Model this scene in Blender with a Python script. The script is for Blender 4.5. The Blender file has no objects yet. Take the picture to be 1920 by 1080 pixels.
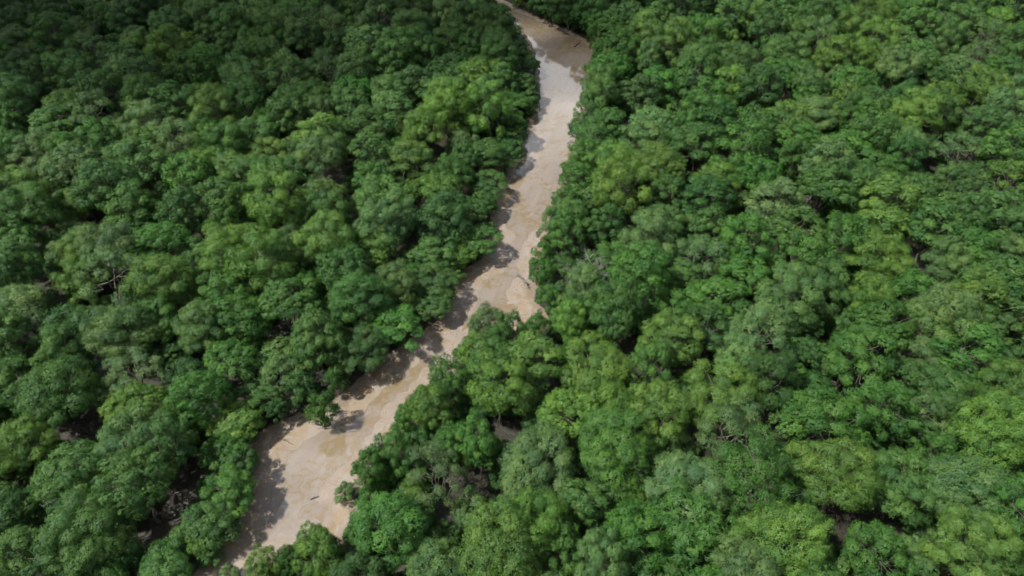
import bpy, math
import numpy as np
from mathutils import Vector

# ------------------------------------------------------------------ camera, sky, sun, exposure
SC = bpy.context.scene
COL = SC.collection
CAM_H, PITCH, HFOV = 88.0, 44.0, 70.0
F_PX = 960.0 / math.tan(math.radians(HFOV / 2))
cam_d = bpy.data.cameras.new('camera')
cam_d.sensor_width = 36.0
cam_d.lens = 18.0 / math.tan(math.radians(HFOV / 2))
cam_d.clip_end = 6000
cam = bpy.data.objects.new('camera', cam_d)
COL.objects.link(cam)
cam.location = (0, 0, CAM_H)
cam.rotation_euler = (math.radians(90 - PITCH), 0, 0)
SC.camera = cam

SUN_EL, SUN_AZ = 58.0, 14.0          # shadows fall towards +x, turned SUN_AZ degrees to +y
sd = Vector((math.cos(math.radians(SUN_AZ)) * math.cos(math.radians(SUN_EL)),
             math.sin(math.radians(SUN_AZ)) * math.cos(math.radians(SUN_EL)),
             -math.sin(math.radians(SUN_EL))))      # direction the light travels
sun_d = bpy.data.lights.new('sun', 'SUN')
sun_d.energy = 4.9
sun_d.angle = math.radians(0.7)
sun_d.color = (1.0, 0.975, 0.93)
sun = bpy.data.objects.new('sun', sun_d)
COL.objects.link(sun)
sun.rotation_euler = sd.to_track_quat('-Z', 'Y').to_euler()
sun.location = (-60, -40, 160)

world = bpy.data.worlds.new('World')
SC.world = world
world.use_nodes = True
wn = world.node_tree.nodes
sky = wn.new('ShaderNodeTexSky')
sky.sky_type = 'NISHITA'
sky.sun_disc = False
sky.sun_elevation = math.radians(SUN_EL)
sky.sun_rotation = math.atan2(-sd.x, -sd.y)
sky.air_density = 1.0
sky.dust_density = 2.0
bg = wn['Background']
bg.inputs['Strength'].default_value = 0.050
# broken fair-weather cloud all over the sky
SKY_SHIFT = 11.07
wl = world.node_tree.links
wtc = wn.new('ShaderNodeTexCoord')
wno = wn.new('ShaderNodeTexNoise')
wno.inputs['Scale'].default_value = 2.6; wno.inputs['Detail'].default_value = 6; wno.inputs['Roughness'].default_value = 0.6
wmp = wn.new('ShaderNodeMapping'); wmp.inputs['Location'].default_value = (SKY_SHIFT, 0, -0.15)
wl.new(wtc.outputs['Generated'], wmp.inputs['Vector'])
wl.new(wmp.outputs[0], wno.inputs['Vector'])
wmr = wn.new('ShaderNodeMapRange'); wmr.interpolation_type = 'SMOOTHSTEP'
wmr.inputs['From Min'].default_value = 0.48; wmr.inputs['From Max'].default_value = 0.61
wl.new(wno.outputs['Fac'], wmr.inputs['Value'])
wmx = wn.new('ShaderNodeMix'); wmx.data_type = 'RGBA'
wl.new(wmr.outputs[0], wmx.inputs[0])
wl.new(sky.outputs[0], wmx.inputs[6])
wmx.inputs[7].default_value = (18.0, 18.6, 19.5, 1)
wl.new(wmx.outputs[2], bg.inputs['Color'])

SC.view_settings.view_transform = 'Standard'
SC.view_settings.look = 'None'
SC.view_settings.exposure = 0.72
SC.view_settings.gamma = 1.0
SC.view_settings.use_curve_mapping = False
SC.render.engine = 'CYCLES'
SC.cycles.max_bounces = 4
SC.cycles.diffuse_bounces = 2
SC.cycles.transparent_max_bounces = 8
SC.cycles.use_denoising = True
SC.cycles.use_adaptive_sampling = True
SC.cycles.adaptive_threshold = 0.03
SC.cycles.volume_bounces = 0

# ------------------------------------------------------------------ helpers
CP, SP = math.cos(math.radians(90 - PITCH)), math.sin(math.radians(90 - PITCH))
RNG = np.random.default_rng(11)


def at(px, py, z=0.0):
    """the point on the level plane z that the photograph shows at pixel (px, py)"""
    xc, yc = (px - 960.0) / F_PX, -(py - 540.0) / F_PX
    d = (xc, yc * CP + SP, yc * SP - CP)
    t = (z - CAM_H) / d[2]
    return d[0] * t, d[1] * t, math.sqrt(d[0] ** 2 + d[1] ** 2 + d[2] ** 2) * t, t


def to_px(x, y, z):
    dz = z - CAM_H
    depth = y * SP - dz * CP
    up = y * CP + dz * SP
    return 960 + F_PX * x / depth, 540 - F_PX * up / depth, depth


def mesh_from(name, V, faces_quads=None, tris=None, mat=None, attrs=None, smooth=False):
    me = bpy.data.meshes.new(name)
    V = np.asarray(V, dtype=np.float32)
    me.vertices.add(len(V))
    me.vertices.foreach_set('co', V.ravel())
    loops, starts, n = [], [], 0
    if faces_quads is not None and len(faces_quads):
        q = np.asarray(faces_quads, dtype=np.int32)
        loops.append(q.ravel()); starts.append(np.arange(len(q)) * 4); n += len(q) * 4
    if tris is not None and len(tris):
        t = np.asarray(tris, dtype=np.int32)
        loops.append(t.ravel()); starts.append(n + np.arange(len(t)) * 3)
    L = np.concatenate(loops).astype(np.int32)
    S = np.concatenate(starts).astype(np.int32)
    me.loops.add(len(L)); me.loops.foreach_set('vertex_index', L)
    me.polygons.add(len(S)); me.polygons.foreach_set('loop_start', S)
    if smooth:
        me.polygons.foreach_set('use_smooth', np.ones(len(S), dtype=bool))
    for an, av in (attrs or {}).items():
        a = me.attributes.new(an, 'FLOAT', 'POINT')
        a.data.foreach_set('value', np.asarray(av, dtype=np.float32))
    me.update(calc_edges=True)
    if mat:
        me.materials.append(mat)
    return me


def obj(name, data, parent=None):
    o = bpy.data.objects.new(name, data)
    COL.objects.link(o)
    if parent:
        o.parent = parent
    return o


def tag(o, label=None, cat=None, group=None, kind=None):
    for k, v in (('label', label), ('category', cat), ('group', group), ('kind', kind)):
        if v:
            o[k] = v
    return o


def norm(a):
    return a / np.maximum(np.linalg.norm(a, axis=-1, keepdims=True), 1e-9)


class NT:
    """tiny node-tree writer"""
    def __init__(self, name):
        self.m = bpy.data.materials.new(name)
        self.m.use_nodes = True
        self.t = self.m.node_tree
        self.t.nodes.clear()
        self.out = self.t.nodes.new('ShaderNodeOutputMaterial')

    def n(self, kind, **kw):
        nd = self.t.nodes.new('ShaderNode' + kind)
        for k, v in kw.items():
            setattr(nd, k, v)
        return nd

    def set(self, nd, **kw):
        for k, v in kw.items():
            s = nd.inputs[k.replace('_', ' ')]
            if hasattr(v, 'is_output') or isinstance(v, bpy.types.NodeSocket):
                self.t.links.new(v, s)
            else:
                s.default_value = v
        return nd

    def link(self, a, b):
        self.t.links.new(a, b)

    def noise(self, vec, scale, detail=4, rough=0.55, dist=0.0):
        nd = self.n('TexNoise')
        nd.inputs['Scale'].default_value = scale
        nd.inputs['Detail'].default_value = detail
        nd.inputs['Roughness'].default_value = rough
        nd.inputs['Distortion'].default_value = dist
        self.link(vec, nd.inputs['Vector'])
        return nd.outputs['Fac']

    def ramp(self, fac, a, b):
        nd = self.n('MapRange', interpolation_type='SMOOTHSTEP')
        nd.inputs['From Min'].default_value = a
        nd.inputs['From Max'].default_value = b
        self.link(fac, nd.inputs['Value'])
        return nd.outputs['Result']

    def math(self, op, a, b=None):
        nd = self.n('Math', operation=op)
        for i, v in enumerate((a, b)):
            if v is None:
                continue
            if isinstance(v, bpy.types.NodeSocket):
                self.link(v, nd.inputs[i])
            else:
                nd.inputs[i].default_value = v
        return nd.outputs[0]

    def mix(self, fac, a, b, blend='MIX'):
        nd = self.n('Mix', data_type='RGBA', blend_type=blend)
        for i, v in ((0, fac), (6, a), (7, b)):
            if isinstance(v, bpy.types.NodeSocket):
                self.link(v, nd.inputs[i])
            elif i == 0:
                nd.inputs[0].default_value = v
            else:
                nd.inputs[i].default_value = (*v, 1)
        return nd.outputs[2]


# ------------------------------------------------------------------ materials
def leaf_material():
    w = NT('leaf')
    tint = w.n('Attribute', attribute_type='INSTANCER', attribute_name='tint').outputs['Color']
    lv = w.n('Attribute', attribute_type='GEOMETRY', attribute_name='leaf').outputs['Fac']
    young = w.mix(1.0, tint, (1.75, 1.46, 1.10), 'MULTIPLY')
    old = w.mix(1.0, tint, (0.58, 0.70, 0.78), 'MULTIPLY')
    col = w.mix(lv, old, young)
    p = w.n('BsdfPrincipled')
    w.link(col, p.inputs['Base Color'])
    p.inputs['Roughness'].default_value = 0.55
    p.inputs['Specular IOR Level'].default_value = 0.25
    t = w.n('BsdfTranslucent')
    w.link(w.mix(1.0, col, (1.25, 1.35, 0.55), 'MULTIPLY'), t.inputs['Color'])
    ms = w.n('MixShader')
    ms.inputs[0].default_value = 0.15
    w.link(p.outputs[0], ms.inputs[1]); w.link(t.outputs[0], ms.inputs[2])
    w.link(ms.outputs[0], w.out.inputs['Surface'])
    return w.m


def bark_material(name, a, b):
    w = NT(name)
    co = w.n('TexCoord').outputs['Object']
    mp = w.n('Mapping'); mp.inputs['Scale'].default_value = (1, 1, 0.25)
    w.link(co, mp.inputs['Vector'])
    f = w.noise(mp.outputs[0], 9.0, 5)
    p = w.n('BsdfPrincipled')
    w.link(w.mix(w.ramp(f, 0.35, 0.7), a, b), p.inputs['Base Color'])
    p.inputs['Roughness'].default_value = 0.9
    bp = w.n('Bump'); bp.inputs['Strength'].default_value = 0.6; bp.inputs['Distance'].default_value = 0.03
    w.link(f, bp.inputs['Height']); w.link(bp.outputs[0], p.inputs['Normal'])
    w.link(p.outputs[0], w.out.inputs['Surface'])
    return w.m


def ground_material():
    w = NT('tidal_mud')
    pos = w.n('NewGeometry').outputs['Position']
    bed = w.n('Attribute', attribute_type='GEOMETRY', attribute_name='bed').outputs['Fac']
    along = w.n('Attribute', attribute_type='GEOMETRY', attribute_name='across').outputs['Fac']   # 0 bank .. 1 mid-channel
    # flow-wise coordinates: stretch the noise along the creek's run
    mp = w.n('Mapping', vector_type='TEXTURE'); mp.inputs['Rotation'].default_value = (0, 0, math.radians(70)); mp.inputs['Scale'].default_value = (6, 1, 1)
    w.link(pos, mp.inputs['Vector'])
    streak = w.noise(mp.outputs[0], 0.9, 8, 0.68, 0.8)
    fine = w.noise(pos, 2.2, 7, 0.65)
    patch = w.noise(pos, 0.16, 5, 0.6, 0.8)
    patch2 = w.noise(pos, 0.45, 6, 0.62, 1.2)
    mud = w.mix(w.ramp(streak, 0.30, 0.72), (0.222, 0.184, 0.153), (0.256, 0.222, 0.194))
    mud = w.mix(w.math('MULTIPLY', w.ramp(fine, 0.42, 0.72), 0.4), mud, (0.180, 0.142, 0.106))
    # ochre algae film near the banks and on the bars
    och = w.math('MULTIPLY', w.ramp(patch2, 0.45, 0.60), w.ramp(patch, 0.40, 0.54))
    alg = w.n('Attribute', attribute_type='GEOMETRY', attribute_name='algae').outputs['Fac']
    och = w.math('MAXIMUM', och, w.math('MULTIPLY', w.ramp(alg, 0.1, 0.6), w.ramp(patch2, 0.40, 0.56)))
    mud = w.mix(w.math('MULTIPLY', w.math('MAXIMUM', och, w.math('MULTIPLY', w.math('SUBTRACT', 1.0, w.ramp(along, 0.1, 0.75)), w.ramp(patch2, 0.44, 0.58))), 0.80), mud, (0.188, 0.132, 0.062))
    # pale dried silt
    mud = w.mix(w.math('MULTIPLY', w.ramp(w.noise(pos, 0.33, 6, 0.7, 1.0), 0.56, 0.70), 0.6), mud, (0.255, 0.226, 0.198))
    # rivulets: thin dark wandering lines
    vor = w.n('TexVoronoi', feature='DISTANCE_TO_EDGE'); vor.inputs['Scale'].default_value = 0.17
    dist = w.n('Mapping')
    wob = w.n('TexNoise'); wob.inputs['Scale'].default_value = 0.5; wob.inputs['Detail'].default_value = 4
    w.link(pos, wob.inputs['Vector'])
    va = w.n('VectorMath', operation='MULTIPLY_ADD'); va.inputs[1].default_value = (5, 5, 0)
    w.link(wob.outputs['Color'], va.inputs[0]); w.link(pos, va.inputs[2]); w.link(va.outputs[0], vor.inputs['Vector'])
    riv = w.math('MULTIPLY', w.math('SUBTRACT', 1.0, w.ramp(vor.outputs['Distance'], 0.004, 0.022)), w.ramp(patch, 0.40, 0.55))
    mud = w.mix(w.math('MULTIPLY', riv, 0.35), mud, (0.115, 0.09, 0.07))
    blot = w.noise(pos, 1.3, 7, 0.7, 1.5)
    mud = w.mix(w.math('MULTIPLY', w.ramp(blot, 0.52, 0.68), 0.45), mud, (0.165, 0.130, 0.092))
    mud = w.mix(w.math('MULTIPLY', w.math('SUBTRACT', 1.0, w.ramp(along, 0.02, 0.30)), 0.65), mud, (0.130, 0.100, 0.068))
    # soaked rim just above the water line
    pz = w.n('SeparateXYZ'); w.link(pos, pz.inputs[0])
    soak = w.math('SUBTRACT', 1.0, w.ramp(w.math('ADD', pz.outputs['Z'], w.math('MULTIPLY', fine, 0.10)), -0.33, -0.20))
    mud = w.mix(w.math('MULTIPLY', soak, 0.75), mud, (0.205, 0.166, 0.128))
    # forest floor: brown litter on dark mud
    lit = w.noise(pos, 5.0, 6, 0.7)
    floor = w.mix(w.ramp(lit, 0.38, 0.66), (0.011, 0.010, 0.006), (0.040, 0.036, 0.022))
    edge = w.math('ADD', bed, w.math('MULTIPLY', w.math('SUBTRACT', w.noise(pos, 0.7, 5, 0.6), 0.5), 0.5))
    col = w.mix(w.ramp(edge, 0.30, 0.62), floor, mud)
    p = w.n('BsdfPrincipled')
    w.link(col, p.inputs['Base Color'])
    wet = w.math('MULTIPLY', w.ramp(w.noise(pos, 0.22, 5, 0.6, 0.7), 0.40, 0.62), w.ramp(edge, 0.4, 0.9))
    mr = w.n('MapRange'); mr.inputs['To Min'].default_value = 0.50; mr.inputs['To Max'].default_value = 0.12
    w.link(wet, mr.inputs['Value']); w.link(mr.outputs[0], p.inputs['Roughness'])
    p.inputs['Specular IOR Level'].default_value = 0.5
    bp = w.n('Bump'); bp.inputs['Strength'].default_value = 0.6; bp.inputs['Distance'].default_value = 0.12
    h = w.math('ADD', w.math('MULTIPLY', fine, 0.6), w.math('ADD', w.math('MULTIPLY', streak, 0.8), w.math('MULTIPLY', riv, -0.7)))
    w.link(h, bp.inputs['Height']); w.link(bp.outputs[0], p.inputs['Normal'])
    w.link(p.outputs[0], w.out.inputs['Surface'])
    return w.m


def water_material():
    w = NT('silty_water')
    pos = w.n('NewGeometry').outputs['Position']
    mp = w.n('Mapping', vector_type='TEXTURE'); mp.inputs['Rotation'].default_value = (0, 0, math.radians(70)); mp.inputs['Scale'].default_value = (5, 1, 1)
    w.link(pos, mp.inputs['Vector'])
    f = w.noise(mp.outputs[0], 0.55, 8, 0.66, 0.9)
    col = w.mix(w.ramp(f, 0.28, 0.74), (0.180, 0.147, 0.114), (0.214, 0.182, 0.150))
    m1, m2 = w.noise(pos, 0.16, 5, 0.6, 0.8), w.noise(pos, 0.55, 7, 0.66, 1.4)
    alg = w.n('Attribute', attribute_type='GEOMETRY', attribute_name='algae').outputs['Fac']
    och = w.math('MAXIMUM', w.math('MULTIPLY', w.ramp(m2, 0.46, 0.60), w.ramp(m1, 0.42, 0.57)), w.math('MULTIPLY', w.ramp(alg, 0.1, 0.6), w.ramp(m2, 0.40, 0.56)))
    col = w.mix(w.math('MULTIPLY', och, 0.75), col, (0.165, 0.115, 0.050))
    col = w.mix(w.math('MULTIPLY', w.ramp(w.noise(pos, 1.6, 7, 0.7, 1.0), 0.5, 0.7), 0.35), col, (0.130, 0.102, 0.074))
    p = w.n('BsdfPrincipled')
    w.link(col, p.inputs['Base Color'])
    p.inputs['Roughness'].default_value = 0.04
    p.inputs['IOR'].default_value = 1.95
    bp = w.n('Bump'); bp.inputs['Strength'].default_value = 0.10; bp.inputs['Distance'].default_value = 0.05
    w.link(w.noise(pos, 1.1, 3, 0.5), bp.inputs['Height']); w.link(bp.outputs[0], p.inputs['Normal'])
    w.link(p.outputs[0], w.out.inputs['Surface'])
    return w.m


M_LEAF = leaf_material()
M_BARK = bark_material('grey_brown_bark', (0.055, 0.045, 0.036), (0.135, 0.115, 0.095))
M_DEAD = bark_material('bleached_dead_wood', (0.17, 0.15, 0.145), (0.33, 0.30, 0.295))
M_LOG = bark_material('wet_driftwood', (0.05, 0.042, 0.036), (0.13, 0.11, 0.095))
M_GROUND = ground_material()
M_WATER = water_material()

# ------------------------------------------------------------------ the creek's run
LEFT_PX = [(330, 1150), (365, 1075), (405, 1030), (440, 985), (462, 945), (468, 880), (474, 820), (520, 797), (575, 775),
           (640, 748), (690, 695), (760, 645), (822, 603), (845, 555), (868, 505), (905, 486), (918, 445), (922, 400), (938, 350), (966, 292),
           (990, 235), (1006, 190), (1004, 140), (996, 95), (975, 55), (935, 30), (880, 5), (820, -25), (740, -60)]
RIGHT_PX = [(470, 1150), (545, 1065), (650, 1015), (668, 985), (668, 935), (700, 890), (745, 840), (762, 790), (820, 750),
            (848, 710), (900, 655), (960, 640), (1030, 618), (1032, 600), (1012, 575), (1000, 548), (1020, 520), (1018, 480), (1040, 440), (1050, 400), (1062, 340),
            (1085, 295), (1085, 235), (1118, 180), (1128, 130), (1116, 88), (1080, 65), (1045, 48), (984, 23), (940, -2), (880, -28), (800, -60)]
BED_Z = -0.3
CREEK_MID = np.array(sorted([((at(a, b)[0] + at(c_, d_)[0]) / 2, (at(a, b)[1] + at(c_, d_)[1]) / 2) for (a, b), (c_, d_) in
                             (((365, 1075), (545, 1065)), ((474, 820), (745, 840)), ((760, 645), (900, 655)), ((868, 505), (1020, 520)), ((966, 292), (1085, 295)),
                              ((1004, 140), (1128, 130)), ((935, 30), (1030, 36)))], key=lambda p: p[1]))
creek = np.array([at(x, y, BED_Z)[:2] for x, y in LEFT_PX] + [at(x, y, BED_Z)[:2] for x, y in reversed(RIGHT_PX)])


def creek_dist(P):
    """signed distance to the creek's outline: negative inside"""
    P = np.asarray(P, dtype=float).reshape(-1, 2)
    A, B = creek, np.roll(creek, -1, axis=0)
    best = np.full(len(P), 1e9)
    inside = np.zeros(len(P), dtype=bool)
    for a, b in zip(A, B):
        e = b - a
        t = np.clip(((P - a) @ e) / max(e @ e, 1e-9), 0, 1)
        d = np.linalg.norm(P - (a + t[:, None] * e), axis=1)
        best = np.minimum(best, d)
        c = ((a[1] > P[:, 1]) != (b[1] > P[:, 1]))
        xi = a[0] + (P[:, 1] - a[1]) / np.where(abs(e[1]) < 1e-9, 1e-9, e[1]) * e[0]
        inside ^= c & (P[:, 0] < xi)
    return np.where(inside, -best, best)


_A, _E = creek, np.roll(creek, -1, axis=0) - creek
_EE = np.maximum((_E ** 2).sum(1), 1e-9)


def creek_d1(x, y):
    p = np.array((x, y))
    t = np.clip(((p - _A) * _E).sum(1) / _EE, 0, 1)
    best = np.sqrt((((_A + t[:, None] * _E) - p) ** 2).sum(1)).min()
    b = _A + _E
    c = (_A[:, 1] > y) != (b[:, 1] > y)
    xi = _A[:, 0] + (y - _A[:, 1]) / np.where(np.abs(_E[:, 1]) < 1e-9, 1e-9, _E[:, 1]) * _E[:, 0]
    return -best if (np.count_nonzero(c & (x < xi)) % 2) else best


def wobble(x, y, s, k=0):
    return (np.sin(x * s + 1.3 * k) * np.cos(y * s * 1.17 + k) + 0.6 * np.sin(x * s * 2.3 - y * s * 1.9 + 2.1 * k)
            + 0.4 * np.cos(x * s * 4.1 + y * s * 3.7 + k)) / 2.0


def smooth(a, b, x):
    t = np.clip((x - a) / (b - a), 0, 1)
    return t * t * (3 - 2 * t)


# ------------------------------------------------------------------ ground, water
ALGAE = [(*at(x, y, BED_Z)[:2], r_ * at(x, y, BED_Z)[3] / F_PX) for x, y, r_ in
         ((975, 585, 46), (940, 620, 34), (735, 695, 44), (690, 755, 40), (620, 1005, 46), (640, 850, 40), (880, 512, 30), (1000, 410, 20), (955, 330, 24), (960, 375, 22),
          (1065, 290, 16), (1085, 80, 30), (540, 815, 34), (1010, 45, 30))]


def algae(x, y):
    v = np.zeros_like(x)
    for a, b, r_ in ALGAE:
        v = np.maximum(v, np.exp(-((x - a) ** 2 + ((y - b) * 0.8) ** 2) / (1.1 * r_) ** 2))
    return v


def axis_steps(lo, hi, fine_lo, fine_hi, step, grow=1.25):
    mid = list(np.arange(fine_lo, fine_hi + 1e-6, step))
    s, v, left = step, fine_lo, []
    while v > lo:
        s *= grow; v -= s; left.append(v)
    s, v, right = step, fine_hi, []
    while v < hi:
        s *= grow; v += s; right.append(v)
    return np.array(left[::-1] + mid + right)


gx = axis_steps(-1500, 1500, -62, 52, 0.7)
gy = axis_steps(-600, 2600, 22, 235, 0.7)
X, Y = np.meshgrid(gx, gy)
Pxy = np.stack([X.ravel(), Y.ravel()], 1)
near = (Pxy[:, 0] > -80) & (Pxy[:, 0] < 70) & (Pxy[:, 1] > 10) & (Pxy[:, 1] < 260)
cd = np.full(len(Pxy), 60.0)
cd[near] = creek_dist(Pxy[near])
xx, yy = Pxy[:, 0], Pxy[:, 1]
cdw = cd + 0.55 * wobble(xx, yy, 0.55) + 0.25 * wobble(xx, yy, 1.7, 2)
depth_far = smooth(100, 150, yy)
zg = np.where(cdw > 0, 0.12 * smooth(0, 1.5, cdw) + 0.10 * wobble(xx, yy, 0.35, 3) * smooth(1, 6, cdw),
              -(0.30 + 0.55 * depth_far) * smooth(0, 2.2, -cdw) - 0.10 * smooth(2, 6, -cdw) + 0.045 * wobble(xx, yy, 0.42, 5))
zg = np.where(cd >= 59, 0.12, zg)
bed = smooth(0.9, -0.9, cdw)
nx, ny = len(gx), len(gy)
ii = np.arange((ny - 1) * (nx - 1))
r, c = ii // (nx - 1), ii % (nx - 1)
q = np.stack([r * nx + c, r * nx + c + 1, (r + 1) * nx + c + 1, (r + 1) * nx + c], 1)
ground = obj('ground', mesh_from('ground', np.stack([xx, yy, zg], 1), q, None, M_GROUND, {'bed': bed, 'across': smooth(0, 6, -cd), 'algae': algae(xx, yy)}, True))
tag(ground, 'tan tidal mud of the creek bed and brown forest floor', kind='structure')

wx = np.arange(-60, 52, 1.0); wy = np.arange(24, 240, 1.0)
WX, WY = np.meshgrid(wx, wy)
inside = creek_dist(np.stack([WX.ravel(), WY.ravel()], 1)).reshape(WX.shape) < 1.6
idx = np.arange(WX.size).reshape(WX.shape)
keep = inside[:-1, :-1] | inside[1:, :-1] | inside[:-1, 1:] | inside[1:, 1:]
wq = np.stack([idx[:-1, :-1][keep], idx[:-1, 1:][keep], idx[1:, 1:][keep], idx[1:, :-1][keep]], 1)
used, inv = np.unique(wq, return_inverse=True)
WV = np.stack([WX.ravel()[used], WY.ravel()[used], np.full(len(used), -0.372)], 1)
water = obj('creek_water', mesh_from('creek_water', WV, inv.reshape(-1, 4), None, M_WATER, {'algae': algae(WV[:, 0], WV[:, 1])}, True))
tag(water, 'shallow silty brown water standing in the creek', kind='structure')


# ------------------------------------------------------------------ trees
def tube(V, Q, p0, p1, r0, r1, sides=6):
    p0, p1 = np.array(p0, float), np.array(p1, float)
    d = norm((p1 - p0)[None])[0]
    a = np.cross(d, (0, 0, 1) if abs(d[2]) < 0.9 else (1, 0, 0)); a = a / np.linalg.norm(a)
    b = np.cross(d, a)
    n0 = len(V)
    for p, rr in ((p0, r0), (p1, r1)):
        for k in range(sides):
            t = 2 * math.pi * k / sides
            V.append(p + rr * (math.cos(t) * a + math.sin(t) * b))
    for k in range(sides):
        k2 = (k + 1) % sides
        Q.append((n0 + k, n0 + k2, n0 + sides + k2, n0 + sides + k))


def path(V, Q, pts, r0, r1, sides=6):
    n = len(pts) - 1
    for i in range(n):
        tube(V, Q, pts[i], pts[i + 1], r0 + (r1 - r0) * i / n, r0 + (r1 - r0) * (i + 1) / n, sides)


def bend(rng, a, b, n=4, amp=0.12):
    a, b = np.array(a, float), np.array(b, float)
    L = np.linalg.norm(b - a)
    out = [a]
    for i in range(1, n):
        out.append(a + (b - a) * i / n + rng.normal(0, amp * L / n * 1.5, 3))
    return out + [b]


R0, ZC = 3.8, 5.6          # radius and middle height of a tree of size one


def make_tree_meshes(seed, kind):
    """kind: 'broad' dense bumpy crown, 'feather' drooping sprays, 'open' feathery with gaps, 'bush' low and round"""
    rng = np.random.default_rng(seed)
    if kind == 'bush':
        nl, zc, zs, Rc = 11, 1.9, 0.95, 1.7
    else:
        nl, zc, zs, Rc = int(rng.integers(24, 36)), ZC, rng.choice([0.82, 1.0, 1.12, 1.25, 1.45]), R0
    if kind == 'open':
        nl = 20
    # lobes on an uneven dome
    k = np.arange(nl) + 0.5
    zz = 1 - (1.68 if kind == 'bush' else rng.choice([1.22, 1.34, 1.5])) * k / nl
    az = 2.39996 * k + rng.uniform(0, 6.28)
    zz = np.clip(zz + rng.normal(0, 0.10, nl), -0.75, 1)
    rr = np.sqrt(np.maximum(0, 1 - zz ** 2))
    D = np.stack([rr * np.cos(az), rr * np.sin(az), zz], 1)
    lop = norm(rng.normal(0, 1, (1, 3)) * (1, 1, 0.3))
    reach = rng.uniform(0.60, 0.86, nl) * (1 + 0.26 * (D @ lop.T)[:, 0])
    C = D * reach[:, None] * Rc
    C[:, 2] *= zs
    lr = Rc * rng.uniform(0.19, 0.34, nl) * math.sqrt(28 / max(nl, 13))
    if kind == 'open':
        lr *= 0.8
    tpl = {'broad': int(2400 / nl), 'feather': int(2500 / nl), 'open': 56, 'bush': 44}[kind]
    lpt = {'broad': 22, 'feather': 23, 'open': 20, 'bush': 24}[kind]
    # tufts over the outer side of each lobe
    T = norm(rng.normal(0, 1, (nl, tpl * 2, 3)))
    score = (T * norm(C + (0, 0, 0.3 * Rc))[:, None, :]).sum(2) + 0.55 * T[:, :, 2] + rng.normal(0, 0.40, T.shape[:2])
    order = np.argsort(-score, axis=1)[:, :tpl]
    T = np.take_along_axis(T, order[:, :, None], 1)
    TP = C[:, None, :] + T * (lr[:, None] * rng.uniform(0.62, 1.08, (nl, tpl)))[:, :, None] * (1, 1, 0.85)
    tv = np.clip(rng.normal(0.42, 0.20, (nl, 1)) + rng.normal(0, 0.20, (nl, tpl)), 0, 1)
    TP, T, tv = TP.reshape(-1, 3), T.reshape(-1, 3), tv.reshape(-1)
    if kind != 'open':                                # inner leaves behind the outer shell
        m = len(TP) // 7
        dI = norm(rng.normal(0, 1, (m, 3)))
        TP = np.vstack([TP, dI * rng.uniform(0.15, 0.58, (m, 1)) * Rc * (1, 1, zs)])
        T = np.vstack([T, dI]); tv = np.concatenate([tv, np.clip(rng.normal(0.35, 0.2, m), 0, 1)])
    n = len(TP) * lpt
    P, N, lv = np.repeat(TP, lpt, 0), np.repeat(T, lpt, 0), np.repeat(tv, lpt)
    rnd = norm(rng.normal(0, 1, (n, 3)))
    if kind in ('feather', 'open'):
        ax = norm(N * 0.55 + rnd * 0.75 + np.array((0, 0, -0.30)))
        P = P + ax * rng.uniform(0.0, 0.34, (n, 1)) + rng.normal(0, 0.05, (n, 3))
        nr = norm(N * 0.95 + np.array((0, 0, 0.28)) + norm(rng.normal(0, 1, (n, 3))) * 0.45)
        ln, wd = rng.uniform(0.10, 0.185, n), rng.uniform(0.034, 0.062, n)
    else:
        ax = norm(rnd + N * 0.25)
        P = P + rnd * rng.uniform(0, 0.27, (n, 1)) * (1, 1, 0.75)
        nr = norm(N * 0.95 + np.array((0, 0, 0.26)) + norm(rng.normal(0, 1, (n, 3))) * 0.45)
        ln, wd = rng.uniform(0.08, 0.145, n), rng.uniform(0.05, 0.082, n)
    side = norm(np.cross(nr, ax))
    ax = norm(np.cross(side, nr))
    P[:, 2] += zc
    Vv = np.stack([P - ax * ln[:, None] * .5, P + side * wd[:, None] * .5 + ax * ln[:, None] * .05,
                   P + ax * ln[:, None] * .5 - nr * ln[:, None] * .12, P - side * wd[:, None] * .5 + ax * ln[:, None] * .05], 1).reshape(-1, 3)
    lv = np.clip(lv + rng.normal(0, 0.16, n), 0, 1)
    crown = mesh_from('crown_' + kind, Vv, np.arange(n * 4).reshape(-1, 4), None, M_LEAF, {'leaf': np.repeat(lv, 4)})
    # trunk, limbs to the lobes, arching prop roots
    V, Q = [], []
    if kind == 'bush':
        for i in range(7):
            path(V, Q, bend(rng, (rng.normal(0, .15), rng.normal(0, .15), -0.25), C[i % nl] * 0.8 + (0, 0, zc), 3), 0.05, 0.02, 4)
    else:
        fork = np.array((rng.normal(0, .3), rng.normal(0, .3), zc - 3.0 + rng.uniform(-.3, .5)))
        path(V, Q, bend(rng, (0, 0, -0.45), fork, 4, 0.10), 0.19, 0.13, 7)
        ng = 5
        for g in range(ng):
            gl = [i for i in range(nl) if i % ng == g]
            m = np.mean(C[gl], 0) * 0.45 + np.array((0, 0, zc - 0.6))
            path(V, Q, bend(rng, fork, m, 3, 0.18), 0.11, 0.065, 5)
            for i in gl:
                e = C[i] + np.array((0, 0, zc))
                path(V, Q, bend(rng, m, e, 3, 0.2), 0.06, 0.02, 4)
                for _ in range(3 if kind == 'open' else 0):
                    path(V, Q, bend(rng, e, e + norm(C[i][None])[0] * lr[i] * 0.9 + rng.normal(0, .3, 3), 2, 0.2), 0.022, 0.01, 3)
        for i in range(7 if kind == 'broad' else 3):
            a = rng.uniform(0, 6.28); L = rng.uniform(0.6, 1.5); h = rng.uniform(0.5, 1.4)
            path(V, Q, [(0, 0, h), (math.cos(a) * L * .55, math.sin(a) * L * .55, h * .85), (math.cos(a) * L, math.sin(a) * L, -0.4)], 0.045, 0.03, 4)
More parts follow.
